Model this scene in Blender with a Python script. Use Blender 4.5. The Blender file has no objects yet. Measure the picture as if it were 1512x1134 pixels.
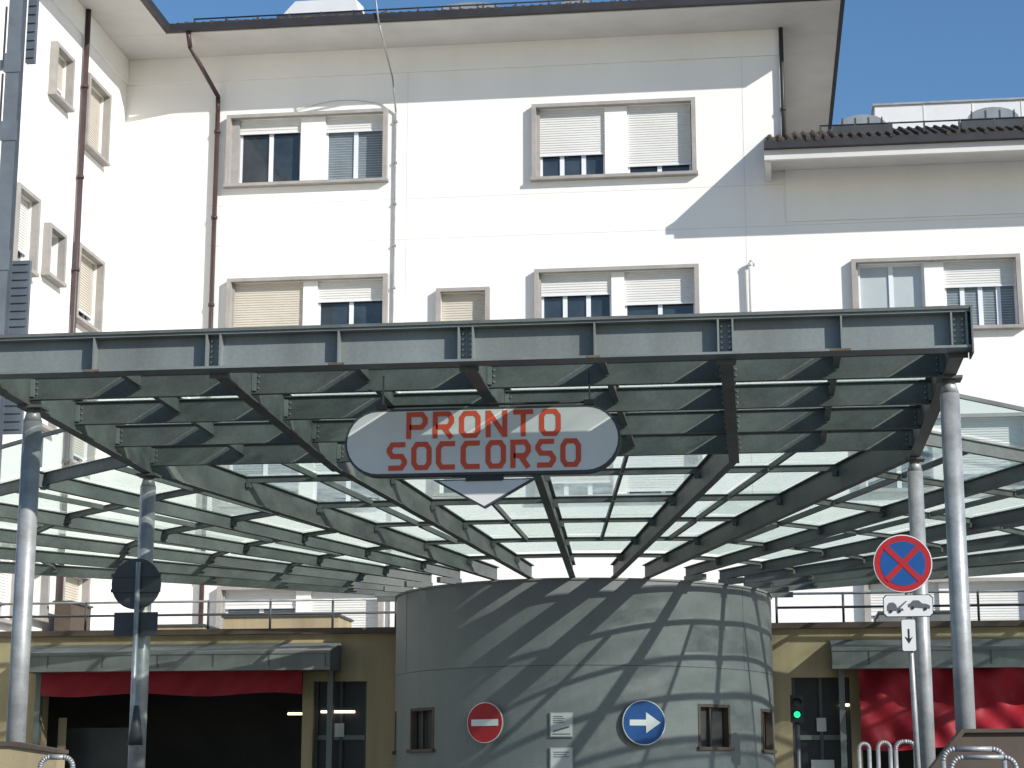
import bpy, math, random
from mathutils import Vector
random.seed(4)
# ------------------------------------------------------------------ camera model (used as a tape measure on real planes)
F=2850.0; PITCH=math.atan(613/2850); YAW=math.radians(7.2); CZ=1.6
sp,cp,sy,cy=math.sin(PITCH),math.cos(PITCH),math.sin(YAW),math.cos(YAW)
def ray(px,py):
    u=(px-756)/F; v=(567-py)/F
    h=cp-v*sp
    return Vector((-sy*h+u*cy, cy*h+u*sy, sp+v*cp))
def onY(px,py,Y):
    r=ray(px,py); t=Y/r.y; return Vector((r.x*t,Y,CZ+r.z*t))
def onX(px,py,X):
    r=ray(px,py); t=X/r.x; return Vector((X,r.y*t,CZ+r.z*t))
def rect(px0,px1,py0,py1,Y):
    mx=(px0+px1)/2; my=(py0+py1)/2
    return onY(px0,my,Y).x,onY(px1,my,Y).x,onY(mx,py1,Y).z,onY(mx,py0,Y).z   # x0,x1,z0,z1

scene=bpy.context.scene
# ------------------------------------------------------------------ materials
def mat(name,col,rough=.6,metal=0,amt=.12,scale=2.0,bump=0.0,streak=False,spec=.5,bscale=40,fine=0.05,col2=None):
    m=bpy.data.materials.new(name); m.use_nodes=True
    nt=m.node_tree; n=nt.nodes; L=nt.links; b=n['Principled BSDF']
    b.inputs['Roughness'].default_value=rough; b.inputs['Metallic'].default_value=metal
    b.inputs['Specular IOR Level'].default_value=spec
    tc=n.new('ShaderNodeTexCoord'); mp=n.new('ShaderNodeMapping')
    L.new(tc.outputs['Object'],mp.inputs['Vector'])
    mp.inputs['Scale'].default_value=(1,1,.12) if streak else (1,1,1)
    no=n.new('ShaderNodeTexNoise'); no.inputs['Scale'].default_value=scale; no.inputs['Detail'].default_value=5; no.inputs['Roughness'].default_value=.62
    L.new(mp.outputs[0],no.inputs['Vector'])
    mr=n.new('ShaderNodeMapRange'); mr.inputs[1].default_value=.3; mr.inputs[2].default_value=.7
    mr.inputs[3].default_value=0; mr.inputs[4].default_value=1
    L.new(no.outputs[0],mr.inputs[0])
    mx=n.new('ShaderNodeMix'); mx.data_type='RGBA'
    c2=col2 or tuple(c*(1-2*amt) for c in col)
    mx.inputs[6].default_value=(*c2,1); mx.inputs[7].default_value=(*col,1)
    L.new(mr.outputs[0],mx.inputs[0])
    out=mx.outputs[2]
    if bump or fine>.06:
        n2=n.new('ShaderNodeTexNoise'); n2.inputs['Scale'].default_value=bscale; n2.inputs['Detail'].default_value=2
        L.new(tc.outputs['Object'],n2.inputs['Vector'])
        m2=n.new('ShaderNodeMapRange'); m2.inputs[3].default_value=1-fine*2; m2.inputs[4].default_value=1+fine
        L.new(n2.outputs[0],m2.inputs[0])
        mu=n.new('ShaderNodeMix'); mu.data_type='RGBA'; mu.blend_type='MULTIPLY'; mu.inputs[0].default_value=1
        L.new(mx.outputs[2],mu.inputs[6]); L.new(m2.outputs[0],mu.inputs[7]); out=mu.outputs[2]
    L.new(out,b.inputs['Base Color'])
    if bump:
        bp=n.new('ShaderNodeBump'); bp.inputs['Strength'].default_value=bump; bp.inputs['Distance'].default_value=.02
        L.new(n2.outputs[0],bp.inputs['Height']); L.new(bp.outputs[0],b.inputs['Normal'])
    return m
def emis(name,col,s):
    m=bpy.data.materials.new(name); m.use_nodes=True
    b=m.node_tree.nodes['Principled BSDF']; b.inputs['Base Color'].default_value=(*col,1)
    b.inputs['Emission Color'].default_value=(*col,1); b.inputs['Emission Strength'].default_value=s
    return m
def glass(name,tint,dirt,dcol,noise=True,scale=1.2):
    m=bpy.data.materials.new(name); m.use_nodes=True
    nt=m.node_tree; n=nt.nodes; L=nt.links; n.clear()
    out=n.new('ShaderNodeOutputMaterial')
    tr=n.new('ShaderNodeBsdfTransparent'); tr.inputs[0].default_value=(*tint,1)
    gl=n.new('ShaderNodeBsdfGlossy'); gl.inputs['Roughness'].default_value=.06; gl.inputs[0].default_value=(.9,.95,.93,1)
    tl=n.new('ShaderNodeBsdfTranslucent'); tl.inputs[0].default_value=(*dcol,1)
    b=n.new('ShaderNodeMixShader'); b.inputs[0].default_value=dirt
    if noise:
        tc=n.new('ShaderNodeTexCoord'); no=n.new('ShaderNodeTexNoise'); no.inputs['Scale'].default_value=scale; no.inputs['Detail'].default_value=4; no.inputs['Roughness'].default_value=.7
        L.new(tc.outputs['Object'],no.inputs['Vector'])
        mr=n.new('ShaderNodeMapRange'); mr.inputs[1].default_value=.35; mr.inputs[2].default_value=.7; mr.inputs[3].default_value=dirt*.5; mr.inputs[4].default_value=min(1,dirt*1.6)
        L.new(no.outputs[0],mr.inputs[0]); L.new(mr.outputs[0],b.inputs[0])
    L.new(tr.outputs[0],b.inputs[1]); L.new(tl.outputs[0],b.inputs[2])
    lw=n.new('ShaderNodeLayerWeight'); lw.inputs[0].default_value=.5
    pw=n.new('ShaderNodeMath'); pw.operation='POWER'; pw.inputs[1].default_value=5
    L.new(lw.outputs['Facing'],pw.inputs[0])
    ml=n.new('ShaderNodeMath'); ml.operation='MULTIPLY_ADD'; ml.inputs[1].default_value=.35; ml.inputs[2].default_value=.04
    L.new(pw.outputs[0],ml.inputs[0])
    c=n.new('ShaderNodeMixShader'); L.new(ml.outputs[0],c.inputs[0]); L.new(b.outputs[0],c.inputs[1]); L.new(gl.outputs[0],c.inputs[2])
    L.new(c.outputs[0],out.inputs[0])
    return m

M={}
M['plaster']=mat('white_plaster',(.90,.872,.83),.85,0,.045,.5,.15,True,.2,30,.015)
M['joint']=mat('plaster_joint',(.74,.725,.70),.9,0,.05)
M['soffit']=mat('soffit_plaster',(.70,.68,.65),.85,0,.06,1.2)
M['surround']=mat('window_surround',(.40,.375,.35),.8,0,.12,3,.1)
M['shutterw']=mat('roller_shutter_white',(.70,.69,.66),.55,0,.05,1)
M['shutterb']=mat('roller_shutter_beige',(.58,.53,.45),.55,0,.06,1)
M['wframe']=mat('window_frame_white',(.75,.77,.8),.4,0,.03)
M['wglass']=mat('window_glass',(.05,.065,.08),.04,0,.3,1.3,0,False,.8)
M['blind']=mat('window_blind_grey',(.20,.24,.27),.35,0,.2,1.5,0,False,.5)
M['frosted']=mat('frosted_pane',(.48,.53,.54),.3,0,.08,.8)
M['brown']=mat('brown_metal',(.075,.045,.045),.45,0,.2,3)
M['darkgut']=mat('gutter_dark',(.035,.033,.036),.5,0,.2)
M['tile']=mat('roof_tile',(.105,.082,.07),.85,0,.3,3,.3)
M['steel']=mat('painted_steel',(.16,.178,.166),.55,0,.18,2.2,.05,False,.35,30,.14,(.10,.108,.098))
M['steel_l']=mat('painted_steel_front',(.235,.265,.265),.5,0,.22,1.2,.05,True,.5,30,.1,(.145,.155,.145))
M['galv']=mat('galvanised_steel',(.47,.48,.48),.45,.35,.2,5,.05,False,.5,60,.12)
M['rust']=mat('rust_stain',(.17,.12,.08),.9,0,.3,9)
M['glassA']=glass('canopy_glass_clear',(.80,.90,.85),.34,(.66,.76,.68),True,.9)
M['glassB']=glass('canopy_glass_dirty',(.70,.81,.75),.48,(.55,.65,.57),True,1.8)
M['glassC']=glass('canopy_glass_pale',(.84,.92,.87),.52,(.80,.88,.80),True,1.0)
M['glassU']=glass('upstand_glass',(.80,.90,.87),.22,(.6,.7,.68),False)
M['round']=mat('round_wall_cladding',(.20,.215,.212),.55,0,.10,.7,.05,True,.35,25,.06)
M['roundj']=mat('cladding_joint',(.08,.09,.09),.7)
M['yellow']=mat('ochre_plaster',(.46,.37,.22),.85,0,.2,1.5,.1,True)
M['brownpl']=mat('brown_coping',(.11,.08,.06),.7,0,.2)
M['dark']=mat('dark_interior',(.06,.06,.062),.7,0,.2,1)
M['darkgrey']=mat('dark_grey_metal',(.06,.065,.07),.5,0,.2)
M['hood']=mat('hood_grey_metal',(.20,.215,.205),.55,0,.2,1.5,0,True,.3)
M['red']=mat('red_canvas',(.34,.014,.028),.6,0,.15,2,.1,False,.3,15,.08)
M['white']=mat('sign_white',(.74,.74,.73),.45,0,.04)
M['signface']=mat('sign_face_grey',(.68,.68,.67),.4,0,.07,1.5,0,False,.3)
M['signred']=mat('sign_letter_red',(.66,.09,.045),.5,0,.06,2,0,False,.3)
M['rred']=mat('road_sign_red',(.42,.022,.03),.45,0,.08,2,0,False,.3)
M['rblue']=mat('road_sign_blue',(.012,.085,.29),.45,0,.08,2,0,False,.3)
M['black']=mat('black_paint',(.015,.015,.017),.5,0,.1)
M['paper']=mat('notice_paper',(.55,.56,.55),.6,0,.05)
M['ink']=mat('notice_ink',(.12,.12,.14),.6)
M['asphalt']=mat('asphalt',(.06,.06,.062),.9,0,.15,1.5,.3,False,.3,60,.2)
M['pave']=mat('pavement_concrete',(.34,.33,.31),.9,0,.12,1.2,.2)
M['kerb']=mat('kerb_stone',(.36,.35,.33),.85,0,.12)
M['paint']=mat('road_paint',(.7,.7,.68),.7,0,.1)
M['bluegrey']=mat('blue_grey_steel',(.125,.15,.18),.5,0,.15,2)
M['neon']=emis('neon_tube_lit',(1,.85,.6),3)
M['green']=emis('green_lens_lit',(.02,.9,.35),1.2)
M['skylight']=mat('acrylic_dome',(.30,.32,.34),.25,0,.15)
M['panel']=mat('rooftop_white_panel',(.72,.73,.74),.6,0,.04)

# ------------------------------------------------------------------ mesh builder
def group(name,loc=(0,0,0)):
    e=bpy.data.objects.new(name,None); e.empty_display_size=.3; scene.collection.objects.link(e); return e
class MB:
    def __init__(s): s.v=[]; s.f=[]; s.m=[]; s.mats=[]; s.sm=[]
    def mi(s,k):
        if k not in s.mats: s.mats.append(k)
        return s.mats.index(k)
    def face(s,pts,k,smooth=False):
        i=len(s.v); s.v+= [tuple(p) for p in pts]; s.f.append(tuple(range(i,i+len(pts)))); s.m.append(s.mi(k)); s.sm.append(smooth)
    def hexa(s,p,k):
        i=len(s.v); s.v+=[tuple(q) for q in p]; mi=s.mi(k)
        for f in ((0,3,2,1),(4,5,6,7),(0,1,5,4),(1,2,6,5),(2,3,7,6),(3,0,4,7)):
            s.f.append(tuple(i+j for j in f)); s.m.append(mi); s.sm.append(False)
    def box(s,x0,x1,y0,y1,z0,z1,k):
        s.hexa([(x0,y0,z0),(x1,y0,z0),(x1,y1,z0),(x0,y1,z0),(x0,y0,z1),(x1,y0,z1),(x1,y1,z1),(x0,y1,z1)],k)
    def mbox(s,f,a0,a1,z0,z1,d0,d1,k):
        s.hexa([f(a0,z0,d0),f(a1,z0,d0),f(a1,z0,d1),f(a0,z0,d1),f(a0,z1,d0),f(a1,z1,d0),f(a1,z1,d1),f(a0,z1,d1)],k)
    def sbox(s,p,q,s0,s1,u0,u1,k,u0b=None,u1b=None):
        p=Vector(p); q=Vector(q); d=q-p; side=Vector((d.y,-d.x,0)); side.normalize()
        if u0b is None: u0b,u1b=u0,u1
        Z=Vector((0,0,1))
        s.hexa([p+side*s0+Z*u0,p+side*s1+Z*u0,q+side*s1+Z*u0b,q+side*s0+Z*u0b,
                p+side*s0+Z*u1,p+side*s1+Z*u1,q+side*s1+Z*u1b,q+side*s0+Z*u1b],k)
    def ibeam(s,p,q,h,w,k,h2=None,t=.016,tw=.012):
        h2=h if h2 is None else h2
        s.sbox(p,q,-w/2,w/2,-t,0,k)
        s.sbox(p,q,-w/2,w/2,-h,-h+t,k,-h2,-h2+t)
        s.sbox(p,q,-tw/2,tw/2,-h+t-.001,-t+.001,k,-h2+t-.001,-t+.001)
    def cyl(s,p,q,r,k,n=12,r2=None,cap=True):
        p=Vector(p); q=Vector(q); r2=r if r2 is None else r2
        d=(q-p).normalized(); a=d.orthogonal().normalized(); b=d.cross(a)
        i=len(s.v); mi=s.mi(k)
        for c,rr in ((p,r),(q,r2)):
            for j in range(n):
                t=2*math.pi*j/n; s.v.append(tuple(c+a*(rr*math.cos(t))+b*(rr*math.sin(t))))
        for j in range(n):
            s.f.append((i+j,i+(j+1)%n,i+n+(j+1)%n,i+n+j)); s.m.append(mi); s.sm.append(True)
        if cap:
            s.f.append(tuple(i+j for j in reversed(range(n)))); s.m.append(mi); s.sm.append(False)
            s.f.append(tuple(i+n+j for j in range(n))); s.m.append(mi); s.sm.append(False)
    def tube(s,pts,r,k,n=10):
        for a,b in zip(pts[:-1],pts[1:]): s.cyl(a,b,r,k,n)
    def prism(s,out,k,y0,y1,f=None):
        f=f or (lambda x,z,y:(x,y,z))
        n=len(out); i=len(s.v); mi=s.mi(k)
        s.v+=[tuple(f(x,z,y0)) for x,z in out]+[tuple(f(x,z,y1)) for x,z in out]
        s.f.append(tuple(range(i,i+n))); s.m.append(mi); s.sm.append(False)
        s.f.append(tuple(reversed(range(i+n,i+2*n)))); s.m.append(mi); s.sm.append(False)
        for j in range(n):
            s.f.append((i+j,i+n+j,i+n+(j+1)%n,i+(j+1)%n)); s.m.append(mi); s.sm.append(False)
    def wall(s,f,a0,a1,z0,z1,holes,k,depth=.2,suba=None,zs_extra=(),reveal=None):
        A={a0,a1}; Zs={z0,z1}|set(zs_extra)
        for h in holes: A|={h[0],h[1]}; Zs|={h[2],h[3]}
        if suba:
            n=int((a1-a0)/suba)
            for i in range(n): A.add(a0+i*(a1-a0)/n)
        A=sorted(a for a in A if a0<=a<=a1); Zs=sorted(z for z in Zs if z0<=z<=z1)
        for i in range(len(A)-1):
            for j in range(len(Zs)-1):
                ca=(A[i]+A[i+1])/2; cz=(Zs[j]+Zs[j+1])/2
                if any(h[0]<ca<h[1] and h[2]<cz<h[3] for h in holes): continue
                s.face([f(A[i],Zs[j],0),f(A[i+1],Zs[j],0),f(A[i+1],Zs[j+1],0),f(A[i],Zs[j+1],0)],k,False)
        for h in holes:
            r=reveal or k
            p=[(h[0],h[2]),(h[1],h[2]),(h[1],h[3]),(h[0],h[3])]
            for q in range(4):
                u,v=p[q],p[(q+1)%4]
                s.face([f(u[0],u[1],0),f(v[0],v[1],0),f(v[0],v[1],depth),f(u[0],u[1],depth)],r)
    def obj(s,name,parent=None,bevel=0):
        me=bpy.data.meshes.new(name); me.from_pydata(s.v,[],s.f)
        for k in s.mats: me.materials.append(M[k])
        me.polygons.foreach_set('material_index',s.m); me.polygons.foreach_set('use_smooth',s.sm); me.update()
        o=bpy.data.objects.new(name,me); scene.collection.objects.link(o)
        if parent: o.parent=parent
        return o

# ------------------------------------------------------------------ windows
def shutter(mb,f,a0,a1,z0,z1,d,k):
    n=max(1,int((z1-z0)/.055)); h=(z1-z0)/n
    for i in range(n):
        z=z0+i*h
        mb.face([f(a0,z,d-.012),f(a1,z,d-.012),f(a1,z+h*.8,d),f(a0,z+h*.8,d)],k)
        mb.face([f(a0,z+h*.8,d),f(a1,z+h*.8,d),f(a1,z+h,d-.012),f(a0,z+h,d-.012)],k)
    mb.mbox(f,a0,a1,z0-.035,z0,d-.02,d+.01,'wframe')
def bay(mb,f,a0,a1,z0,z1,zs,kind='g',sk='shutterw',nm=1):
    d=.13
    if zs<z1-.05: shutter(mb,f,a0,a1,max(zs,z0+.02),z1,d-.05,sk)
    fr=.05; zt=z1
    mb.mbox(f,a0,a0+fr,z0,zt,d,d+.06,'wframe'); mb.mbox(f,a1-fr,a1,z0,zt,d,d+.06,'wframe')
    mb.mbox(f,a0+fr,a1-fr,z0,z0+fr,d+.002,d+.058,'wframe'); mb.mbox(f,a0+fr,a1-fr,zt-fr,zt,d+.002,d+.058,'wframe')
    for i in range(nm):
        c=a0+(a1-a0)*(i+1)/(nm+1)
        mb.mbox(f,c-.05,c+.05,z0+fr,zt-fr,d+.004,d+.056,'wframe')
    g={'g':'wglass','b':'blind','f':'frosted'}[kind]
    mb.face([f(a0,z0,d+.04),f(a1,z0,d+.04),f(a1,z1,d+.04),f(a0,z1,d+.04)],g)
    if kind=='b':
        z=z0+.08
        while z<z1-.06: mb.mbox(f,a0+fr,a1-fr,z,z+.008,d+.03,d+.036,'frosted'); z+=.06
def window(mb,f,o,bays,holes,sill=True):
    a0,a1,z0,z1=o; w=.10
    pr=-.16
    mb.mbox(f,a0,a0+w,z0,z1,pr,.0,'surround'); mb.mbox(f,a1-w,a1,z0,z1,pr,.0,'surround')
    mb.mbox(f,a0+w,a1-w,z1-w*.8,z1,pr+.002,0,'surround')
    mb.mbox(f,a0-.03,a1+.03,z0-.07,z0,pr-.03,.0,'surround')
    holes.append((a0+w,a1-w,z0,z1-w*.8))
    prev=a0+w
    bs=sorted(bays,key=lambda b:b[0])
    for b in bs:
        if b[0]>prev+.03: mb.mbox(f,prev,b[0],z0,z1-w*.8,.0,.22,'plaster' if prev>a0+w+.1 else 'surround')
        bay(mb,f,b[0],b[1],z0,z1-w*.8,*b[2:]); prev=b[1]
    if a1-w>prev+.03: mb.mbox(f,prev,a1-w,z0,z1-w*.8,.0,.22,'surround')

YF=42.0
fm=lambda a,z,d:(a,YF+d,z)
hosp=group('hospital_building')
XL=onY(180,300,YF).x; XR=onY(1153,100,YF).x; XE=16.0
EZ=18.85; RZ=15.45; FH=3.55
mb=MB(); holes=[]
def W(px0,px1,py0,py1,bays,dz=0,dzn=0):
    x0,x1,z0,z1=rect(px0,px1,py0,py1,YF)
    out=[]
    for b in bays:
        bx0=onY(b[0],(py0+py1)/2,YF).x; bx1=onY(b[1],(py0+py1)/2,YF).x
        zs=onY((b[0]+b[1])/2,b[2],YF).z if b[2] else z1
        out.append((bx0,bx1,zs-dz)+tuple(b[3:]))
    window(mb,fm,(x0,x1,z0-dz,z1-dz),out,holes)
W(336,573,168,270,[(353,444,194,'g','shutterw',1),(480,568,191,'b','shutterw',1)])
W(786,1028,152,260,[(797,893,226,'g','shutterw',2),(926,1020,241,'g','shutterw',1)])
W(336,573,410,516,[(345,447,505,'g','shutterb',1),(468,566,442,'g','shutterw',1)])
W(645,724,427,500,[(652,716,490,'g','shutterb',0)])
W(790,1033,396,500,[(799,903,433,'g','shutterw',2),(922,1027,446,'g','shutterw',1)])
W(1258,1508,381,485,[(1268,1366,None,'f','shutterw',1),(1395,1502,420,'b','shutterw',3)])
for dz in (FH,2*FH):
    W(336,573,410,516,[(345,447,440,'b','shutterw',1),(468,566,470,'g','shutterw',1)],dz)
    W(645,724,427,500,[(652,716,460,'g','shutterb',0)],dz)
    W(790,1033,396,500,[(799,903,480,'g','shutterb',2),(922,1027,490,'g','shutterw',1)],dz)
    W(1258,1508,381,485,[(1268,1366,430,'g','shutterw',1),(1395,1502,460,'g','shutterw',2)],dz)
mb.wall(fm,XL,XR,.3,EZ,[h for h in holes if h[0]<XR],'plaster',.17)
mb.wall(fm,XR,XE,.3,RZ+.1,[h for h in holes if h[0]>XR],'plaster',.17)
mb.face([(XR,YF,RZ-1),(XR,56,RZ-1),(XR,56,EZ),(XR,YF,EZ)],'plaster')
mb.box(XL,XR-.01,YF+.6,YF+.7,.3,EZ-.1,'dark'); mb.box(XR+.01,XE,YF+.6,YF+.7,.3,RZ-.3,'dark')
mb.obj('facade_wall_and_windows',hosp)
mb=MB()
zfr=onY(700,103,YF).z
mb.box(XL+.003,XR-.003,YF-.05,YF-.002,zfr,EZ-.002,'plaster')
zf2=onY(1330,322,YF).z
mb.box(XR+.02,XE,YF-.05,YF-.002,zf2,RZ+.05,'plaster')
for py in (290,350,): 
    z=onY(700,py,YF).z; mb.box(XL+.02,XR+ (6 if py==350 else 0),YF-.004,YF-.001,z,z+.015,'joint')
for px in (600,1100): 
    x=onY(px,300,YF).x; mb.box(x,x+.012,YF-.0045,YF-.0015,8,zfr-.01,'joint')
XO=XR+1.32
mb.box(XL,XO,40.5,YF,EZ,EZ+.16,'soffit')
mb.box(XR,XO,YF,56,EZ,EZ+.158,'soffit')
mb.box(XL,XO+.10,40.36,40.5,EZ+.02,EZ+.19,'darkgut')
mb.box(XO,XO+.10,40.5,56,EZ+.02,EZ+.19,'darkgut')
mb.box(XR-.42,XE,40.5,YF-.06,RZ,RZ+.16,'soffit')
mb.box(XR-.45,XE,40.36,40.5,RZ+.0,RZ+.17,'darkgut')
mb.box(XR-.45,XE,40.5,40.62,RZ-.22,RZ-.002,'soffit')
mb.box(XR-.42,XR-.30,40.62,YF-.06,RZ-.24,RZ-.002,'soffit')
mb.obj('eaves_and_gutters',hosp)
def roof(mb,x0,x1,y0,y1,z0,sl,r0):
    z1=z0+(y1-y0)*sl
    mb.hexa([(x0,y0,z0-.08),(x1,y0,z0-.08),(x1,y1,z1-.08),(x0,y1,z1-.08),(x0,y0,z0),(x1,y0,z0),(x1,y1,z1),(x0,y1,z1)],'tile')
    x=x0+.1
    while x<x1:
        r=r0*random.uniform(.9,1.1); j=random.uniform(-.02,.02)
        mb.cyl((x,y0-.05+j,z0),(x,y1,z1),r,'tile',8); x+=.2
mb=MB()
roof(mb,XL,XO+.1,40.42,47,EZ+.17,.40,.045)
roof(mb,XR-.4,XE,40.4,43.2,RZ+.17,.41,.05)
mb.box(XR+1.4,XE,43.2,60,RZ+1.2,RZ+1.30,'tile')
for (x0,x1,y,z) in ((XL+2,XO,40.7,EZ+.42),(XR+.8,XE,41.0,RZ+.68)):
    mb.cyl((x0,y,z),(x1,y,z),.018,'darkgrey',6)
    x=x0
    while x<x1: mb.box(x-.02,x+.02,y-.02,y+.02,z-.35,z+.02,'darkgrey'); x+=.75
mb.obj('tiled_roof',hosp)
# left wing
wing=group('hospital_wing')
fl=lambda a,z,d:(XL-d,a,z)
mb=MB(); holes=[]
def WL(px0,px1,pyt,pyb,kind='g',sk='shutterw',open_=.4,dz=0):
    mx=(px0+px1)/2
    y0=onX(px0,(pyt+pyb)/2,XL).y; y1=onX(px1,(pyt+pyb)/2,XL).y
    zt=onX(mx,pyt,XL).z-dz; zb=onX(mx,pyb,XL).z-dz
    window(mb,fl,(y0,y1,zb,zt),[(y0+.12,y1-.12,zb+(zt-zb)*open_,kind,sk,1 if y1-y0>1.2 else 0)],holes)
for dz in (0,2*FH):
    WL(72,100,73,150,'g','shutterb',.3,dz); WL(120,154,122,228,'g','shutterb',.15,dz)
    WL(62,88,337,412,'g','shutterw',.9,dz); WL(105,144,371,480,'g','shutterb',.2,dz)
    WL(14,48,280,395,'g','shutterw',.25,dz)
mb.wall(fl,24,YF,.3,EZ-.003,holes,'plaster',.17)
mb.box(XL-8,XL-.6,24,YF,.3,EZ-.1,'dark')
mb.face([(XL,24,.3),(XL-9,24,.3),(XL-9,24,EZ),(XL,24,EZ)],'plaster')
mb.box(XL+.002,XL+.05,24,YF-.06,zfr,EZ-.003,'plaster')
XO2=XL+1.4
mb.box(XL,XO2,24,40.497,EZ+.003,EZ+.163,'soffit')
mb.box(XO2,XO2+.12,24,40.35,EZ+.023,EZ+.19,'darkgut')
mb.hexa([(XO2+.1,24,EZ+.1),(XO2+.1,40.4,EZ+.1),(XL-6,40.4,EZ+2.9),(XL-6,24,EZ+2.9),(XO2+.1,24,EZ+.21),(XO2+.1,40.4,EZ+.21),(XL-6,40.4,EZ+3.0),(XL-6,24,EZ+3.0)],'tile')
mb.obj('wing_walls_roof',wing)
def downpipe(name,px_,Y,zt,zb,k,r=.055,eave=True,X=None):
    mb=MB(); x=X if X is not None else px_
    if eave: pts=[(x-.35,40.45,zt),(x-.33,40.6,zt-.35),(x,YF-.12,zt-1.1),(x,Y-.1,zt-1.5),(x,Y-.1,zb)]
    else: pts=[(x,Y-.1,zt),(x,Y-.1,zb)]
    mb.tube(pts,r,k,10)
    z=zt-2
    while z>zb: mb.cyl((x,Y-.1,z),(x,Y-.1,z+.07),r*1.35,k,10); z-=2.1
    return mb.obj(name,hosp)
downpipe('downpipe',onY(324,150,YF).x,YF,EZ+.05,.9,'brown')
downpipe('corner_downpipe',XR+.02,YF,EZ,RZ+.2,'darkgut',.05,False)
mb=MB(); y_=onX(113,250,XL).y
mb.tube([(XL+.1,y_,EZ),(XL+.1,y_,1)],.06,'brown')
z=17
while z>2: mb.cyl((XL+.1,y_,z),(XL+.1,y_,z+.07),.08,'brown'); z-=2.1
mb.obj('wing_downpipe',wing)
mb=MB(); x=onY(584,250,YF).x
mb.tube([(x-.25,40.3,EZ+.9),(x-.1,40.33,EZ-.1),(x-.02,41.6,EZ-.9),(x,YF-.05,EZ-1.6),(x,YF-.05,4)],.022,'galv',6)
z=17
while z>5: mb.box(x-.04,x+.04,YF-.08,YF-.002,z,z+.04,'galv'); z-=1.0
mb.obj('lightning_cable',hosp)
mb=MB(); pts=[]
for i in range(13):
    t=i/12; q=onY(440+125*t,163-10*math.sin(t*3.1)-8*t,YF); pts.append((q.x,YF-.03,q.z))
mb.tube(pts,.006,'surround',5); mb.obj('loose_cable',hosp)
mb=MB(); p=onY(1108,388,YF)
mb.tube([(p.x+.06,YF-.01,p.z-.05),(p.x+.06,YF-.14,p.z),(p.x,YF-.16,p.z-.03),(p.x,YF-.14,p.z-.12),(p.x,YF-.12,p.z-2.6)],.05,'shutterw',10)
mb.obj('vent_pipe',hosp)
def roofthing(px0,px1,py0,py1,Y,k,dome=False,base=.25):
    x0,x1,z0,z1=rect(px0,px1,py0,py1,Y); mb=MB()
    if dome:
        n=10; out=[(x0,z0-base),(x1,z0-base),(x1,z0+.02)]
        out+=[((x0+x1)/2+(x1-x0)/2*.92*math.cos(t*math.pi/n),z0+.02+(z1-z0)*math.sin(t*math.pi/n)) for t in range(n+1)]
        out+=[(x0,z0+.02)]
        mb.prism(out,'skylight',Y,Y+1.2); mb.box(x0-.08,x1+.08,Y-.06,Y+1.26,z0-base,z0+.03,'darkgrey')
        for i in range(4): 
            xx=x0+(x1-x0)*(i+.5)/4; mb.box(xx-.015,xx+.015,Y-.01,Y-.001,z0,z0+(z1-z0)*.8,'darkgrey')
    else:
        mb.box(x0,x1,Y,Y+3,z0-1.5,z1,k)
        mb.box(x0-.05,x1+.05,Y-.05,Y+3.05,z1,z1+.05,'galv')
        x=x0+1.2
        while x<x1: mb.box(x,x+.03,Y-.012,Y-.002,z0-1.5,z1,'joint'); x+=1.2
    return mb
roofthing(1234,1312,170,188,41.6,'',True).obj('roof_skylight_dome')
roofthing(1424,1508,159,177,41.6,'',True).obj('roof_skylight_dome.001')
roofthing(1292,1600,150,190,47,'panel').obj('rooftop_plant_enclosure')
roofthing(640,745,4,17,43.0,'',True,.3).obj('roof_skylight_dome.002')
roofthing(820,880,0,12,43.0,'',True,.3).obj('roof_skylight_dome.003')
mb=MB(); x0,x1,z0,z1=rect(415,530,0,22,42.4)
mb.hexa([(x0,42.4,z0),(x1,42.4,z0),(x1,43.4,z0),(x0,43.4,z0),(x0+.35,42.4,z1),(x1-.1,42.4,z1),(x1-.1,43.4,z1+.2),(x0+.35,43.4,z1+.2)],'panel')
mb.box(x0-.08,x1+.08,42.3,43.5,z0-.35,z0+.03,'darkgrey'); mb.obj('roof_dormer_hatch')

# ------------------------------------------------------------------ canopy
can=group('entrance_canopy')
YC,YM=17.0,22.3
CX,CYR,RR=-2.97,33.3,3.22
xs=[-7.21,-4.92,-2.56,-.21,1.84]
ZT=5.83
mb=MB()
FB=.345
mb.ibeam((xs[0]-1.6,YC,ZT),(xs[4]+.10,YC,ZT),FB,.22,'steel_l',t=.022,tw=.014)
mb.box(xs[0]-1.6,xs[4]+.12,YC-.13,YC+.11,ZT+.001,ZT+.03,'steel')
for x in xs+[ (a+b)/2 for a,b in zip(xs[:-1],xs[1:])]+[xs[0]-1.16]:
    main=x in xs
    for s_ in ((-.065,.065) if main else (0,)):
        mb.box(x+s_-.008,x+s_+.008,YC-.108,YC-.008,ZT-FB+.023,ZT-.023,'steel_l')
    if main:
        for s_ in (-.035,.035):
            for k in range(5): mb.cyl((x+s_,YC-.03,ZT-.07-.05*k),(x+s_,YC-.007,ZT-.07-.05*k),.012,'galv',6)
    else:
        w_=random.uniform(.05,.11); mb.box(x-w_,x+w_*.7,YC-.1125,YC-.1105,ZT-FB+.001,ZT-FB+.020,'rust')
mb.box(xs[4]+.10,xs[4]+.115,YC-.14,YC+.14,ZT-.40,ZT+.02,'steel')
mb.obj('front_beam',can)
mb=MB()
ZB=ZT-.01
for x in xs:
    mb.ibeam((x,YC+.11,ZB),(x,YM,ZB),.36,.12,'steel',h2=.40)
    mb.box(x-.09,x+.09,YC+.111,YC+.126,ZB-.38,ZB-.05,'steel')
purl=[18.3,19.62,20.95,22.26]
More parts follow.
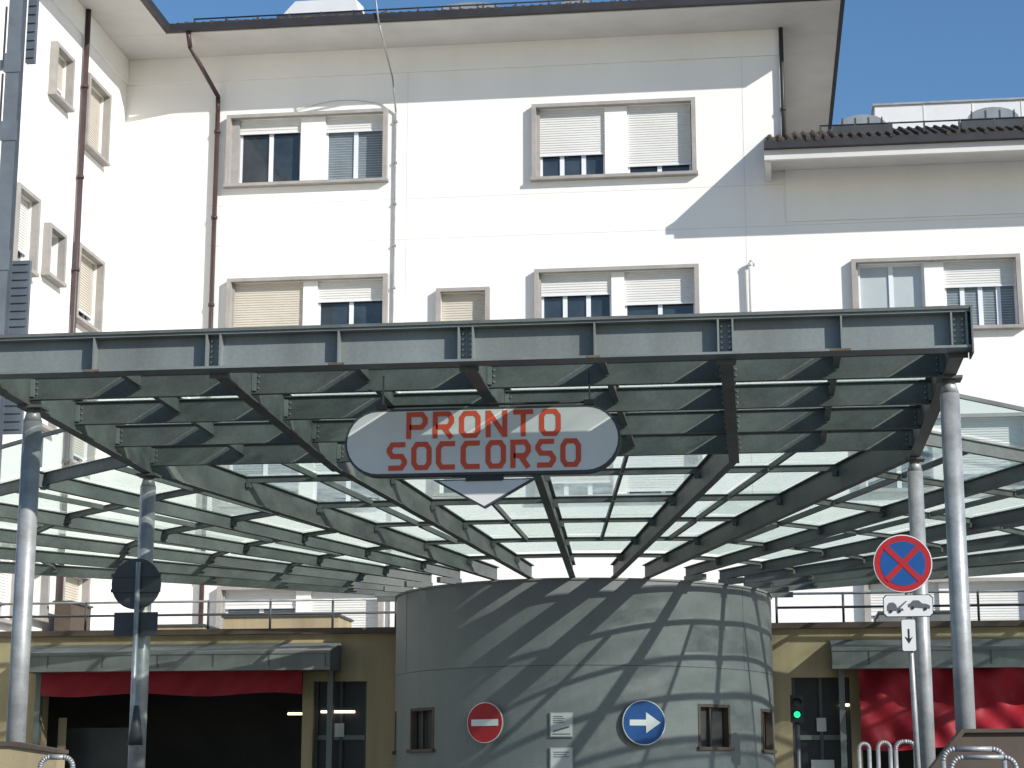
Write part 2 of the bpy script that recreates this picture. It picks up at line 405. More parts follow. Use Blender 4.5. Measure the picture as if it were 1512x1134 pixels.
for y in purl:
    for a,b in zip(xs[:-1],xs[1:]):
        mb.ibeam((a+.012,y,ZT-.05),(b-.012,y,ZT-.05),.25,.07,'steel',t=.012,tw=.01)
        for xx in (a+.03,b-.03):
            mb.box(xx-.02,xx+.02,y-.045,y-.006,ZT-.27,ZT-.09,'steel_l')
            for k in range(3): mb.cyl((xx+(.045 if xx<(a+b)/2 else -.045),y-.02,ZT-.12-.06*k),(xx+(.045 if xx<(a+b)/2 else -.045),y-.004,ZT-.12-.06*k),.01,'galv',6)
for a,b in zip(xs[:-1],xs[1:]):
    m_=(a+b)/2; ys=[YC+.11]+purl
    for u,v in zip(ys[:-1],ys[1:]):
        mb.ibeam((m_,u+.02,ZT-.03),(m_,v-.02,ZT-.03),.17,.06,'steel',t=.01,tw=.01)
mb.obj('front_beams_and_purlins',can)
mids=[Vector((x,YM,0)) for x in xs]
angs=[math.degrees(math.atan2(m.x-CX,CYR-m.y)) for m in mids]
rads=[(m-Vector((CX,CYR,0))).length for m in mids]
R_OUT=11.2
aL=angs[0]; aR=angs[-1]
ST=13.5
fan=[(aL-ST*i,R_OUT) for i in range(5,0,-1)]+list(zip(angs,rads))+[(aR+ST*i,R_OUT) for i in range(1,6)]
def zr(r): return 5.0+ (r-3.2)*(.39/8.5)
def PT(a,r,z): a=math.radians(a); return Vector((CX+r*math.sin(a),CYR-r*math.cos(a),z))
mb=MB()
for a,ro in fan:
    r0=RR-.12
    side=abs(ro-R_OUT)<.01
    p=PT(a,r0,zr(r0)+.22); q=PT(a,ro,ZB-.0)
    mb.ibeam(p,q,.16 if side else .22,.08 if side else .10,'steel',h2=(.21 if side else .38),t=.014,tw=.012)
    if side:
        mb.sbox(PT(a,r0,0),PT(a,r0+.5,0),-.04,.04,zr(r0)-.02,zr(r0)+.07,'steel')
ts=[.11,.26,.42,.59,.78,.985]
def top(a,ro,t):
    r0=RR-.12; r=r0+(ro-r0)*t
    z0=zr(r0)+.22; z=z0+(ZB-z0)*t
    return PT(a,r,z)
for (a,ra),(b,rb) in zip(fan[:-1],fan[1:]):
    outer=(ra==R_OUT or rb==R_OUT)
    for i,t in enumerate(ts):
        if i==len(ts)-1 and not outer: continue
        p=top(a,ra,t); q=top(b,rb,t); d=(q-p).normalized()*.015
        dep=.06 if t<.5 else .085
        if i==len(ts)-1: dep=.16
        mb.ibeam(p+d,q-d,dep,.06,'steel',t=.01,tw=.009)
        # stub brackets where the rings meet the radials
        mb.sbox(p+d,p+d*5,-.035,.035,-dep-.06,-dep+.002,'steel')
        mb.sbox(q-d*5,q-d,-.035,.035,-dep-.06,-dep+.002,'steel')
    for u,v in zip(ts[1:-1],ts[2:]):
        p=(top(a,ra,u)+top(b,rb,u))/2; q=(top(a,ra,v)+top(b,rb,v))/2
        mb.sbox(p+(q-p)*.03,p+(q-p)*.97,-.02,.02,-.07,.0,'steel')
mb.obj('radial_beams_and_rings',can)
mb=MB()
gk=['glassA','glassA','glassB','glassC','glassC']
ys=[YC-.1]+purl
for a,b in zip(xs[:-1],xs[1:]):
    for aa,bb in ((a,(a+b)/2),((a+b)/2,b)):
        for u,v in zip(ys[:-1],ys[1:]):
            g=.012; z=ZT+.04
            mb.face([(aa+g,u+g,z),(bb-g,u+g,z),(bb-g,v-g,z),(aa+g,v-g,z)],random.choice(['glassA','glassB','glassA']))
for (a,ra),(b,rb) in zip(fan[:-1],fan[1:]):
    for i,(u,v) in enumerate(zip(ts[:-1],ts[1:])):
        A,B,C_,D=top(a,ra,u),top(b,rb,u),top(b,rb,v),top(a,ra,v)
        def up(): return Vector((0,0,.03+random.uniform(0,.02)))
        if v>.3:
            m0=(A+B)/2; m1=(D+C_)/2
            mb.face([A+up(),m0+up(),m1+up(),D+up()],random.choice(gk)); mb.face([m0+up(),B+up(),C_+up(),m1+up()],random.choice(gk))
        else: mb.face([A+up(),B+up(),C_+up(),D+up()],random.choice(gk))
mb.obj('glass_panels',can)
mb=MB()
def column(x,y,zt,r):
    mb.cyl((x,y,.85),(x,y,zt-.16),r,'galv',20)
    mb.cyl((x,y,zt-.16),(x,y,zt-.03),r,'galv',20,r*.6)
    mb.box(x-r*1.3,x+r*1.3,y-r*1.3,y+r*1.3,zt-.03,zt-.004,'steel')
    mb.cyl((x,y,.88),(x,y,.93),r*2,'galv',16)
column(xs[0]+.06,18.25,ZB-.365,.095); column(xs[4]+.0,18.0,ZB-.365,.09)
column(xs[0],YM-.1,ZB-.40,.095); column(xs[4],YM-.1,ZB-.40,.088)
mb.obj('steel_columns',can)
mb=MB()
for side in (0,1):
    seq=[f for f in fan if (f[0]>aR-1 if side else f[0]<aL+1)]
    for (a,ra),(b,rb) in zip(seq[:-1],seq[1:]):
        p=PT(a,ra,ZB+.02); q=PT(b,rb,ZB+.02)
        h=.42
        mb.face([p,q,q+Vector((0,0,h)),p+Vector((0,0,h))],'glassU')
        mb.sbox(p,q,-.02,.02,h,h+.05,'steel')
        mb.sbox(p+Vector((0,0,.03)),p+(q-p).normalized()*.05+Vector((0,0,.03)),-.03,.03,0,h,'steel')
mb.obj('glazed_upstand',can)

# ------------------------------------------------------------------ PRONTO SOCCORSO sign
YS=18.14
x0,x1,z0,z1=rect(511,917,603,702,YS)
sg=group('pronto_soccorso_sign')
def stadium(x0,x1,z0,z1,ins,n=14):
    x0+=ins;x1-=ins;z0+=ins;z1-=ins;r=(z1-z0)/2; zc=(z0+z1)/2; o=[]
    for i in range(n+1):
        t=-math.pi/2+math.pi*i/n; o.append((x1-r+r*math.cos(t),zc+r*math.sin(t)))
    for i in range(n+1):
        t=math.pi/2+math.pi*i/n; o.append((x0+r+r*math.cos(t),zc+r*math.sin(t)))
    return o
mb=MB()
mb.prism(stadium(x0,x1,z0,z1,0),'darkgrey',YS-.06,YS+.06)
mb.prism(stadium(x0,x1,z0,z1,.024),'signface',YS-.066,YS-.058)
mb.obj('board',sg)
mb=MB(); cnt=[0]
def stroke(pts,w,k,closed=False,y=YS-.07):
    pts=[Vector((p[0],p[1])) for p in pts]; n=len(pts)
    L_,R_=[],[]
    for i in range(n):
        if closed: a=pts[(i-1)%n]; b=pts[(i+1)%n]
        else: a=pts[max(0,i-1)]; b=pts[min(n-1,i+1)]
        d1=(pts[i]-a).normalized() if (pts[i]-a).length>1e-6 else None
        d2=(b-pts[i]).normalized() if (b-pts[i]).length>1e-6 else None
        d1=d1 or d2; d2=d2 or d1
        n1=Vector((-d1.y,d1.x)); n2=Vector((-d2.y,d2.x)); m_=(n1+n2); m_.normalize()
        s_=w/2/max(.45,m_.dot(n1))
        L_.append(pts[i]+m_*s_); R_.append(pts[i]-m_*s_)
    cnt[0]+=1; yy=y-.0006*(cnt[0]%3)
    for i in range(n if closed else n-1):
        j=(i+1)%n
        mb.face([(L_[i].x,yy,L_[i].y),(R_[i].x,yy,R_[i].y),(R_[j].x,yy,R_[j].y),(L_[j].x,yy,L_[j].y)],k)
c=.2
GL={'O':([[(c,0),(1-c,0),(1,c),(1,1-c),(1-c,1),(c,1),(0,1-c),(0,c)]],True),
'P':([[(0,-.1),(0,1),(1-c,1),(1,1-c),(1,.42+c),(1-c,.42),(.05,.42)]],False),
'R':([[(0,-.1),(0,1),(1-c,1),(1,1-c),(1,.42+c),(1-c,.42),(.05,.42)],[(.5,.42),(1,-.1)]],False),
'N':([[(0,-.1),(0,1.1)],[(0,1.05),(1,-.05)],[(1,-.1),(1,1.1)]],False),
'T':([[(-.1,1),(1.1,1)],[(.5,.95),(.5,-.1)]],False),
'S':([[(-.05,0),(1-c,0),(1,c),(1,.5-c),(1-c,.5),(c,.5),(0,.5+c),(0,1-c),(c,1),(1.05,1)]],False),
'C':([[(1.08,0),(c,0),(0,c),(0,1-c),(c,1),(1.08,1)]],False)}
def word(txt,xa,xb,za,zb):
    n=len(txt); pitch=(xb-xa)/(n-.2); w=pitch*.62; sw=(zb-za)*.18
    for i,ch in enumerate(txt):
        ox=xa+i*pitch+sw/2; h=zb-za-sw
        st,cl_=GL[ch]
        for s_ in st: stroke([(ox+p[0]*w,za+sw/2+min(1.1,p[1])*h) for p in s_],sw,'signred',cl_)
a0,a1,b0,b1=rect(602,829,608,648,YS); word('PRONTO',a0,a1,b0,b1)
a0,a1,b0,b1=rect(573,858,652,694,YS); word('SOCCORSO',a0,a1,b0,b1)
mb.obj('letters',sg)
mb=MB()
a0,a1,b0,b1=rect(640,792,708,751,YS); xm=(a0+a1)/2
mb.prism([(a0,b1),(a1,b1),(xm,b0)],'darkgrey',YS-.03,YS+.03)
mb.prism([(a0+.055,b1-.012),(a1-.055,b1-.012),(xm,b0+.02)],'signface',YS-.036,YS-.028)
mb.box(xm-.18,xm+.18,YS-.05,YS+.05,b1-.02,z0+.0,'black')
for x in (x0+.36,x1-.30):
    mb.box(x-.008,x+.008,YS-.0,YS+.02,z1-.02,z1+.35,'darkgrey'); mb.box(x-.05,x+.05,YS-.07,YS+.0,z1+.0,z1+.05,'black')
mb.cyl((x0+.4,YS-.02,z1+.035),(x1-.3,YS-.02,z1+.035),.012,'black',6)
mb.obj('arrow_and_hangers',sg)

# ------------------------------------------------------------------ round building
rb=group('round_entrance_building')
def fc(a,z,d):
    t=a/RR; return (CX+(RR-d)*math.sin(t),CYR-(RR-d)*math.cos(t),z)
def oncyl(px,py,R=RR):
    r=ray(px,py); A=r.x**2+r.y**2; B=-2*(r.x*CX+r.y*CYR); C_=CX**2+CYR**2-R*R
    D=B*B-4*A*C_
    if D<0: D=0
    t=(-B-math.sqrt(D))/(2*A)
    x,y,z=r.x*t,r.y*t,CZ+r.z*t
    return RR*math.atan2(x-CX,CYR-y),z
TOPZ=oncyl(835,856)[1]
mb=MB(); hs=[]
for px0,px1,py0,py1 in ((606,641,1045,1106),(1031,1078,1040,1103)):
    a0=oncyl(px0,1075)[0]; a1=oncyl(px1,1075)[0]; z1=oncyl((px0+px1)/2,py0)[1]; z0=oncyl((px0+px1)/2,py1)[1]
    hs.append((a0,a1,z0,z1))
zz0,zz1=hs[0][2],hs[0][3]
hs.append((-4.75,-4.05,zz0,zz1)); hs.append((3.85,4.55,zz0,zz1))
P2=math.pi*RR
mb.wall(fc,-P2,P2,.5,TOPZ,hs,'round',.14,.2,(),'brownpl')
for h in hs:
    n=3
    for i in range(n):
        u=h[0]+(h[1]-h[0])*i/n; v=h[0]+(h[1]-h[0])*(i+1)/n
        mb.face([fc(u,h[2],.12),fc(v,h[2],.12),fc(v,h[3],.12),fc(u,h[3],.12)],'dark')
    fw=.045
    mb.mbox(fc,h[0],h[0]+fw,h[2],h[3],-.01,.1,'brownpl'); mb.mbox(fc,h[1]-fw,h[1],h[2],h[3],-.01,.1,'brownpl')
    mb.mbox(fc,h[0],h[1],h[3]-fw,h[3],-.008,.09,'brownpl'); mb.mbox(fc,h[0]-.03,h[1]+.03,h[2]-.05,h[2],-.06,.09,'brownpl')
    c_=(h[0]+h[1])/2-.05; mb.mbox(fc,c_-.015,c_+.015,h[2],h[3],.05,.1,'brownpl')
zs=oncyl(760,984)[1]
n=80
for i in range(n):
    u=-P2+2*P2*i/n; v=-P2+2*P2*(i+1)/n
    mb.mbox(fc,u,v,zs,zs+.012,-.003,.003,'roundj')
    mb.mbox(fc,u,v,TOPZ,TOPZ+.03,-.025,.25,'round')
for a in (-3.4,3.3):
    mb.mbox(fc,a-.003,a+.003,zs+.02,TOPZ-.005,-.002,.003,'roundj')
n=48
mb.face([(CX+(RR-.2)*math.sin(2*math.pi*i/n),CYR-(RR-.2)*math.cos(2*math.pi*i/n),TOPZ-.05) for i in range(n)],'darkgrey')
mb.obj('drum_wall',rb)

# ------------------------------------------------------------------ road signs
def disc(mb,c,r,k,y0,y1,n=36,f=None): mb.prism([(c[0]+r*math.cos(2*math.pi*i/n),c[1]+r*math.sin(2*math.pi*i/n)) for i in range(n)],k,y0,y1,f)
def wall_sign_frame(px,py,off=.10):
    a,z=oncyl(px,py,RR+off); t=a/RR*1.0
    t*=.85
    a2=a/RR; c=Vector((CX+(RR+off)*math.sin(a2),CYR-(RR+off)*math.cos(a2),z))
    tx=Vector((math.cos(t),math.sin(t),0)); nn=Vector((math.sin(t),-math.cos(t),0))
    return (lambda x,zz,y: c+tx*x+Vector((0,0,1))*zz-nn*y), c, nn
f_,c_,nn=wall_sign_frame(716,1067); mb=MB()
disc(mb,(0,0),.315,'galv',0,.02,f=f_); disc(mb,(0,0),.312,'white',-.003,-.0005,f=f_); disc(mb,(0,0),.302,'rred',-.006,-.0035,f=f_)
mb.prism([(-.235,-.05),(.235,-.05),(.235,.05),(-.235,.05)],'white',-.010,-.0065,f_)
mb.prism([(-.03,-.30),(.03,-.30),(.03,.30),(-.03,.30)],'galv',.02,.08,f_); mb.obj('no_entry_sign')
f_,c_,nn=wall_sign_frame(951,1067); mb=MB()
disc(mb,(0,0),.345,'galv',0,.02,f=f_); disc(mb,(0,0),.342,'white',-.003,-.0005,f=f_); disc(mb,(0,0),.330,'rblue',-.006,-.0035,f=f_)
mb.prism([(-.23,-.045),(.03,-.045),(.03,-.16),(.26,0),(.03,.16),(.03,.045),(-.23,.045)],'white',-.010,-.0065,f_)
mb.prism([(-.03,-.33),(.03,-.33),(.03,.33),(-.03,.33)],'galv',.02,.08,f_); mb.obj('mandatory_direction_sign')
for nm,py,hh in (('notice_board',1070,.19),('notice_board.001',1121,.18)):
    f_,c_,nn=wall_sign_frame(829,py,.03); mb=MB()
    w=.18
    mb.prism([(-w,-hh),(w,-hh),(w,hh),(-w,hh)],'galv',0,.02,f_)
    mb.prism([(-w+.015,-hh+.015),(w-.015,-hh+.015),(w-.015,hh-.015),(-w+.015,hh-.015)],'paper',-.004,-.001,f_)
    if nm=='notice_board':
        for i in range(4): mb.prism([(-.13,.12-.03*i),(.02+.03*(i%2),.12-.03*i),(.02+.03*(i%2),.132-.03*i),(-.13,.132-.03*i)],'ink',-.008,-.005,f_)
        mb.prism([(-.13,-.09),(.12,-.02),(.12,-.045),(-.13,-.115)],'ink',-.008,-.005,f_)
        mb.prism([(-.14,-.15),(.14,-.15),(.14,-.135),(-.14,-.135)],'ink',-.008,-.005,f_)
    else:
        for i in range(3): mb.prism([(-.12,.10-.035*i),(.12-.04*(i%2),.10-.035*i),(.12-.04*(i%2),.112-.035*i),(-.12,.112-.035*i)],'ink',-.008,-.005,f_)
    mb.obj(nm)
ns=group('no_stopping_sign'); Y=20.0
p=onY(1333,832,Y); mb=MB()
rr=.298
disc(mb,(p.x,p.z),rr,'galv',Y,Y+.015); disc(mb,(p.x,p.z),rr-.003,'white',Y-.003,Y-.0005); disc(mb,(p.x,p.z),rr-.012,'rred',Y-.006,Y-.0035); disc(mb,(p.x,p.z),rr*.76,'rblue',Y-.009,Y-.0065)
for s_,yy in ((1,Y-.0095),(-1,Y-.0115)):
    d=Vector((1,s_)).normalized(); n_=Vector((-d.y,d.x))*.028; e=d*rr*.80
    o=[Vector((p.x,p.z))+q for q in (-e-n_,e-n_,e+n_,-e+n_)]
    mb.prism([(q.x,q.y) for q in o],'rred',yy-.002,yy)
mb.obj('sign_disc',ns)
mb=MB(); a0,a1,b0,b1=rect(1304,1378,878,911,Y)
def rrect(a0,a1,b0,b1,r=.03): return [(a0+r,b0),(a1-r,b0),(a1,b0+r),(a1,b1-r),(a1-r,b1),(a0+r,b1),(a0,b1-r),(a0,b0+r)]
mb.prism(rrect(a0,a1,b0,b1),'black',Y,Y+.01); mb.prism(rrect(a0+.008,a1-.008,b0+.008,b1-.008),'white',Y-.004,Y-.001)
W_=a1-a0; H_=b1-b0
def pp(l): return [(a0+W_*x,b0+H_*z) for x,z in l]
mb.prism(pp([(.08,.28),(.40,.28),(.40,.38),(.28,.40),(.26,.56),(.20,.66),(.12,.64),(.08,.5)]),'ink',Y-.008,Y-.005)
mb.prism(pp([(.28,.40),(.46,.72),(.48,.70),(.33,.38)]),'ink',Y-.011,Y-.0085)
mb.prism(pp([(.50,.44),(.93,.36),(.94,.50),(.86,.58),(.78,.60),(.71,.74),(.60,.74),(.54,.60),(.50,.58)]),'ink',Y-.008,Y-.005)
for x,z in ((.15,.25),(.32,.25),(.59,.40),(.84,.35)): disc(mb,(a0+W_*x,b0+H_*z),.016,'black',Y-.014,Y-.0115,12)
a2,a3,b2,b3=rect(1331,1353,914,962,Y)
mb.prism(rrect(a2,a3,b2,b3,.015),'black',Y,Y+.01); mb.prism(rrect(a2+.006,a3-.006,b2+.006,b3-.006,.012),'white',Y-.004,Y-.001)
xm=(a2+a3)/2; mb.prism([(xm-.008,b3-.1),(xm+.008,b3-.1),(xm+.008,b2+.13),(xm+.04,b2+.15),(xm,b2+.08),(xm-.04,b2+.15),(xm-.008,b2+.13)],'black',Y-.008,Y-.005)
mb.obj('supplementary_panels',ns)
mb=MB(); q=onY(1357,1130,Y); mb.cyl((p.x+.03,Y+.045,p.z+.2),(q.x+.01,Y+.045,.85),.028,'galv',12); mb.obj('post',ns)
bs=group('road_sign_seen_from_back'); Y=YM-.35
p=onY(201,862,Y); mb=MB(); disc(mb,(p.x,p.z),.30,'darkgrey',Y,Y+.02); 
a0,a1,b0,b1=rect(168,232,904,939,Y); mb.box(a0,a1,Y,Y+.02,b0,b1,'darkgrey')
mb.box(p.x-.3,p.x+.3,Y-.02,Y-.002,p.z-.1,p.z-.06,'darkgrey'); mb.box(p.x-.3,p.x+.3,Y-.02,Y-.002,p.z+.08,p.z+.12,'darkgrey')
mb.cyl((p.x+.03,Y-.035,p.z+.25),(p.x+.03,Y-.035,.85),.03,'galv',12)
p2=onY(203,1055,Y); mb.cyl((p2.x,Y-.04,p2.z-.35),(p2.x,Y-.04,p2.z+.1),.09,'darkgrey',10,.03)
mb.obj('disc_and_post',bs)

# ------------------------------------------------------------------ low building with ambulance bays
YLW=34.0
lw=group('ambulance_bay_building')
flw=lambda a,z,d:(a,YLW+d,z)
ztop=onY(300,938,YLW).z
mb=MB()
def X_(px,py=1060,Y=YLW): return onY(px,py,Y).x
def Z_(py,px=750,Y=YLW): return onY(px,py,Y).z
hl=[(X_(62),X_(446),.5,Z_(986,250)),(X_(462),X_(541),.5,Z_(1006,500)),(X_(1170),X_(1256),.5,Z_(1000,1210)),(X_(1272),X_(1620),.5,Z_(968,1400))]
mb.wall(flw,XL+.02,CX-RR+.6,.5,ztop,hl[:2],'yellow',.3)
mb.wall(flw,CX+RR-.6,12,.5,ztop,hl[2:],'yellow',.3)
mb.box(XL+.02,CX-RR+.7,YLW-.12,YLW+.3,ztop,ztop+.10,'brownpl'); mb.box(CX+RR-.7,12,YLW-.12,YLW+.3,ztop,ztop+.10,'brownpl')
mb.box(XL+.02,CX-.5,YLW+.3,YF-.01,ztop-.2,ztop-.02,'pave'); mb.box(CX+.5,12,YLW+.3,YF-.01,ztop-.2,ztop-.02,'pave')
mb.box(XL+.03,CX-1,YLW+4.5,YLW+4.6,.5,ztop-.21,'dark'); mb.box(CX+1,12,YLW+4.5,YLW+4.6,.5,ztop-.21,'dark')
mb.obj('walls_and_roof',lw)
mb=MB()
def hood(px0,px1,pt,pb,Yp=.95):
    x0=X_(px0,970,YLW-Yp); x1=X_(px1,970,YLW-Yp); zt=Z_(pt,(px0+px1)/2,YLW-Yp); zb=Z_(pb,(px0+px1)/2,YLW-Yp)
    y=YLW-Yp
    mb.hexa([(x0,y,zb),(x1,y,zb),(x1,YLW-.01,zb-.0),(x0,YLW-.01,zb),(x0,y,zt-.12),(x1,y,zt-.12),(x1,YLW-.01,zt+.1),(x0,YLW-.01,zt+.1)],'hood')
    mb.box(x0-.01,x1+.01,y-.02,y-.002,zb-.03,zb+.03,'hood'); mb.box(x0-.01,x1+.01,y-.02,y-.002,zt-.16,zt-.11,'hood')
    x=x0+.6
    while x<x1: mb.box(x,x+.015,y-.012,y-.003,zb+.03,zt-.16,'roundj'); x+=1.0
    for x in (x0+.12,x1-.2): mb.box(x,x+.1,YLW-.2,YLW-.05,.9,zb,'hood')
hood(22,487,953,988); hood(1229,1640,945,983)
for h in hl[1:3]:
    a0,a1,b0,b1=h
    mb.box(a0,a1,YLW+.2,YLW+.21,.9,b1,'black')
    for x in (a0,(a0+a1)/2-.03,a1-.06): mb.box(x,x+.06,YLW+.14,YLW+.19,.9,b1,'darkgrey')
    zt=Z_(1092,(500 if a0<CX else 1210))
    mb.box(a0+.06,a1-.06,YLW+.15,YLW+.188,zt,zt+.08,'hood')
def card(px0,px1,py0,py1,Y,k): 
    a0,a1,b0,b1=rect(px0,px1,py0,py1,Y); mb.box(a0,a1,Y,Y+.006,b0,b1,k)
card(1206,1220,1060,1080,YLW+.13,'paper'); card(1198,1232,1122,1140,YLW+.13,'paper'); card(494,508,1068,1088,YLW+.13,'paper')
card(85,97,1060,1134,YLW+.5,'yellow')
card(60,200,1075,1150,YLW+1.2,'darkgrey')
mb.obj('hoods_and_doors',lw)
mb=MB()
for px0,px1,py,Y in ((425,466,1054,YLW+1.6),(474,524,1051,YLW+.10),(1239,1254,1041,YLW+.10)):
    a=onY(px0,py,Y); b=onY(px1,py,Y); mb.cyl(a,b,.022,'neon',8); mb.box(a.x,b.x,Y-.04,Y+.04,a.z+.03,a.z+.07,'darkgrey')
mb.obj('neon_lamps',lw)
def canvas(name,px0,px1,py0,py1,Y,seed,full):
    a0,a1,b0,b1=rect(px0,px1,py0,py1,Y)
    nx=90; nz=26; mb=MB()
    for j in range(nz+1):
        for i in range(nx+1):
            u=i/nx; v=j/nz
            y=Y+.03*math.sin(u*36+v*3)+.03*math.sin(u*17+seed)*v
            if full: y+=.09*math.sin((u*3.2+v*1.6)*5)*(1-v*.6)+.045*math.sin((u*9-v*3)*4)+.03*math.sin(v*9+u*5)
            zz=b1-(b1-b0)*v + (-.03*math.sin(u*math.pi*4) *v)
            mb.v.append((a0+(a1-a0)*u,y,zz))
    k=mb.mi('red')
    for j in range(nz):
        for i in range(nx):
            q=j*(nx+1)+i; mb.f.append((q,q+1,q+nx+2,q+nx+1)); mb.m.append(k); mb.sm.append(True)
    mb.cyl((a0,Y,b1+.02),(a1,Y,b1+.02),.04,'galv',8)
    return mb.obj(name)
canvas('red_canvas_curtain',60,446,990,1026,YLW-.35,2,False)
canvas('red_canvas_curtain.001',1270,1600,972,1106,YLW-.35,5,True)
mb=MB()
for xa,xb in ((XL+.1,CX-RR-.1),(CX+RR+.1,9)):
    zr0=ztop+.1
    for hh in (.28,.52): mb.cyl((xa,YLW+.1,zr0+hh),(xb,YLW+.1,zr0+hh),.022,'galv' if hh>.5 else 'darkgrey',8)
    x=xa
    while x<xb: mb.cyl((x,YLW+.1,zr0),(x,YLW+.1,zr0+.54),.022,'darkgrey',8); x+=1.15
mb.obj('rooftop_railing')
mb=MB(); 
for r_,k,Y in (((330,500,911,935),'yellow',37),((230,300,925,940),'yellow',36),((80,104,890,940),'brownpl',38),((1300,1420,905,930),'hood',37)):
    a0,a1,b0,b1=rect(*r_,Y); mb.box(a0,a1,Y,Y+1.2,ztop-.1,b1,k); mb.box(a0-.04,a1+.04,Y-.04,Y+1.24,b1,b1+.04,'darkgrey')
mb.obj('rooftop_parapet_boxes')
tl=group('traffic_light'); mb=MB(); Y=30.6; p=onY(1177,1055,Y)
mb.box(p.x-.10,p.x+.10,Y,Y+.16,p.z-.12,p.z+.30,'black')
for i in range(2):
    z=p.z+.0+.17*i
    mb.cyl((p.x,Y-.012,z),(p.x,Y-.001,z),.05,'green' if i==0 else 'darkgrey',16)
    n=10
    for t in range(n):
        t0=math.pi*t/n; t1=math.pi*(t+1)/n
        mb.face([(p.x+.08*math.cos(t0),Y,z+.08*math.sin(t0)),(p.x+.08*math.cos(t1),Y,z+.08*math.sin(t1)),(p.x+.08*math.cos(t1),Y-.12,z+.08*math.sin(t1)),(p.x+.08*math.cos(t0),Y-.12,z+.08*math.sin(t0))],'black')
mb.cyl((p.x,Y+.08,.9),(p.x,Y+.08,p.z-.12),.04,'darkgrey',10); mb.obj('signal_head_and_post',tl)

# ------------------------------------------------------------------ steel tower, far left
fe=group('steel_stair_tower'); mb=MB()
Y0=30.0; xc=onY(13,250,Y0).x
for (x,y) in ((xc,Y0),(xc-2.2,Y0)):
    mb.box(x-.12,x+.12,y-.10,y-.085,.8,22,'bluegrey'); mb.box(x-.12,x+.12,y+.085,y+.10,.8,22,'bluegrey'); mb.box(x-.008,x+.008,y-.084,y+.084,.8,22,'bluegrey')
for py in (90,190,380,):
    z=onY(12,py,Y0).z
    mb.box(xc-2.3,xc-.13,Y0-.06,Y0+.06,z-.15,z,'bluegrey')
    mb.box(xc-.15,xc+.15,Y0-.115,Y0-.101,z-.25,z+.1,'bluegrey')
    for i in range(12): mb.box(xc-2.2+i*.18,xc-2.17+i*.18,Y0-.02,Y0+.01,z,z+1.0,'bluegrey')
a0,a1,b0,b1=rect(31,54,-60,92,Y0+.2); mb.box(xc+.1,a1,Y0+.2,Y0+.3,b0,b1,'bluegrey')
for i in range(12):
    z=b0+(b1-b0)*(i+.5)/12; mb.box(xc+.13,a1,Y0+.175,Y0+.199,z,z+.02,'bluegrey')
a0,a1,b0,b1=rect(14,38,385,640,Y0+.2); mb.box(xc+.0,a1,Y0+.2,Y0+.28,b0,b1,'bluegrey')
for i in range(22):
    z=b0+(b1-b0)*(i+.5)/22; mb.box(xc+.1,a1-.02,Y0+.175,Y0+.199,z,z+.02,'bluegrey')
mb.obj('frame_and_louvres',fe)

# ------------------------------------------------------------------ ramp walls & handrails
mb=MB(); Y=16.2
p=onY(1372,1150,Y); q=onY(1424,1082,Y); r_=onY(1560,1080,Y)
mb.prism([(p.x,.3),(r_.x+3,.3),(r_.x+3,r_.z),(q.x,q.z),(p.x,p.z)],'brownpl',Y,Y+.25)
mb.prism([(p.x,p.z),(q.x,q.z),(r_.x+3,r_.z),(r_.x+3,r_.z+.03),(q.x-.02,q.z+.03),(p.x-.04,p.z+.02)],'brownpl',Y-.04,Y+.29)
mb.obj('ramp_parapet_wall')
def hoop(name,px0,px1,py,Y,dy=.0,n=1,r=.022):
    mb=MB()
    a0=onY(px0,py,Y).x; a1=onY(px1,py,Y).x; z=onY((px0+px1)/2,py,Y).z; rr_=min(.08,(a1-a0)/2.01)
    yy=Y; pts=[(a0,yy,.85)]
    for i in range(7): t=math.pi-math.pi/2*i/6; pts.append((a0+rr_+rr_*math.cos(t),yy,z-rr_+rr_*math.sin(t)))
    for i in range(7): t=math.pi/2-math.pi/2*i/6; pts.append((a1-rr_+rr_*math.cos(t),yy,z-rr_+rr_*math.sin(t)))
    pts.append((a1,yy,.85)); mb.tube(pts,r,'galv',8)
    return mb.obj(name)
hoop('steel_handrail',1268,1283,1098,22); hoop('steel_handrail.001',1296,1314,1096,21); hoop('steel_handrail.002',1322,1351,1095,20.5)
hoop('steel_handrail.003',1392,1482,1106,14,r=.018); hoop('steel_handrail.004',1404,1500,1118,13.5,r=.016)
mb=MB(); Y=16
a=onY(-60,1096,Y); b=onY(20,1102,Y); c_=onY(84,1112,Y)
mb.prism([(a.x-3,.3),(c_.x,.3),(c_.x,c_.z),(b.x,b.z),(a.x-3,a.z)],'yellow',Y,Y+.2)
mb.prism([(a.x-3,a.z),(b.x,b.z),(c_.x+.02,c_.z),(c_.x+.02,c_.z+.03),(b.x,b.z+.04),(a.x-3,a.z+.04)],'brownpl',Y-.03,Y+.23)
mb.obj('ramp_parapet_wall.001')
hoop('steel_handrail.005',60,108,1118,15.5)

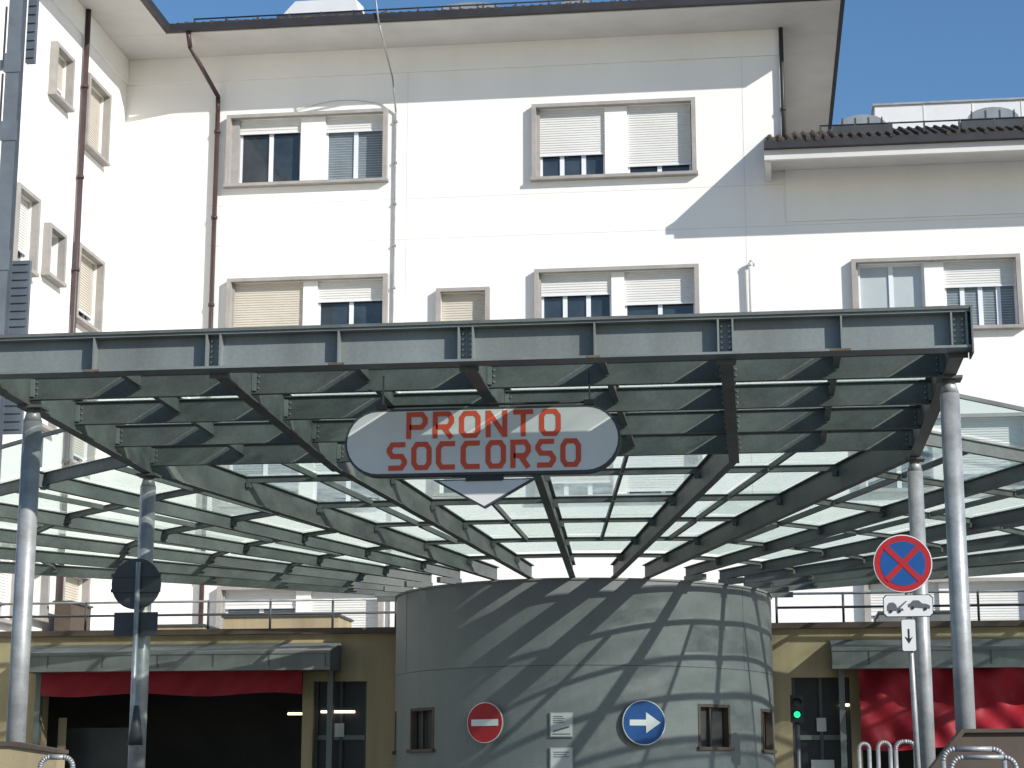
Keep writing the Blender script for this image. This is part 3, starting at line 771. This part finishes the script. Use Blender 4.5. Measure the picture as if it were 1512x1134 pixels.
# ------------------------------------------------------------------ ground
def profile(name,x0,x1,off,k,ya=-150,yb=400):
    mb=MB(); prof=[(-150,0),(3,0),(13.5,.9),(400,.9)]
    def zy(y):
        for (a,za),(b,zb) in zip(prof[:-1],prof[1:]):
            if a<=y<=b: return za+(zb-za)*(y-a)/(b-a)
    Ys=sorted({ya,yb}|{p[0] for p in prof if ya<p[0]<yb})
    for u,v in zip(Ys[:-1],Ys[1:]): mb.face([(x0,u,zy(u)+off),(x1,u,zy(u)+off),(x1,v,zy(v)+off),(x0,v,zy(v)+off)],k)
    return mb.obj(name)
profile('ground',-400,400,0,'pave')
profile('road',-8.6,3.2,.004,'asphalt',-150,29)
for i,x in enumerate((-8.7,3.2)):
    mb=MB(); 
    for u,v,za,zb in ((-100,3,0,0),(3,13.5,0,.9),(13.5,27,.9,.9)):
        mb.hexa([(x,u,za-.05),(x+.15,u,za-.05),(x+.15,v,zb-.05),(x,v,zb-.05),(x,u,za+.12),(x+.15,u,za+.12),(x+.15,v,zb+.12),(x,v,zb+.12)],'kerb')
    mb.obj('kerb' if i==0 else 'kerb.001')
mb=MB()
def zg(y): return 0 if y<3 else (.9 if y>13.5 else .9*(y-3)/10.5)
y=-30
while y<26:
    mb.face([(-2.8,y,zg(y)+.009),(-2.68,y,zg(y)+.009),(-2.68,y+1.5,zg(y+1.5)+.009),(-2.8,y+1.5,zg(y+1.5)+.009)],'paint'); y+=3
mb.obj('road_centre_marking')

# ------------------------------------------------------------------ light
D=Vector((-1.37,1,-.85)).normalized()
sd=bpy.data.lights.new('sun','SUN'); sd.energy=5; sd.angle=math.radians(.5); sd.color=(1,.965,.905)
so=bpy.data.objects.new('sun',sd); scene.collection.objects.link(so); so.rotation_euler=D.to_track_quat('-Z','Y').to_euler()
w=bpy.data.worlds.new('World'); scene.world=w; w.use_nodes=True; nt=w.node_tree
sk=nt.nodes.new('ShaderNodeTexSky'); sk.sky_type='NISHITA'; sk.sun_disc=False
S=-D; sk.sun_elevation=math.asin(S.z); sk.sun_rotation=math.atan2(S.x,S.y)
sk.air_density=1.0; sk.dust_density=.2; sk.ozone_density=2.8
hs_=nt.nodes.new('ShaderNodeHueSaturation'); hs_.inputs['Saturation'].default_value=1.15
nt.links.new(sk.outputs[0],hs_.inputs['Color']); nt.links.new(hs_.outputs[0],nt.nodes['Background'].inputs[0]); nt.nodes['Background'].inputs[1].default_value=.135
scene.view_settings.view_transform='Standard'; scene.view_settings.look='None'; scene.view_settings.exposure=0
cam=bpy.data.cameras.new('camera'); co=bpy.data.objects.new('camera',cam); scene.collection.objects.link(co)
co.location=(0,0,CZ); co.rotation_euler=(math.pi/2+PITCH,0,YAW); cam.sensor_width=36; cam.lens=F/1512*36; cam.clip_end=1500
scene.camera=co
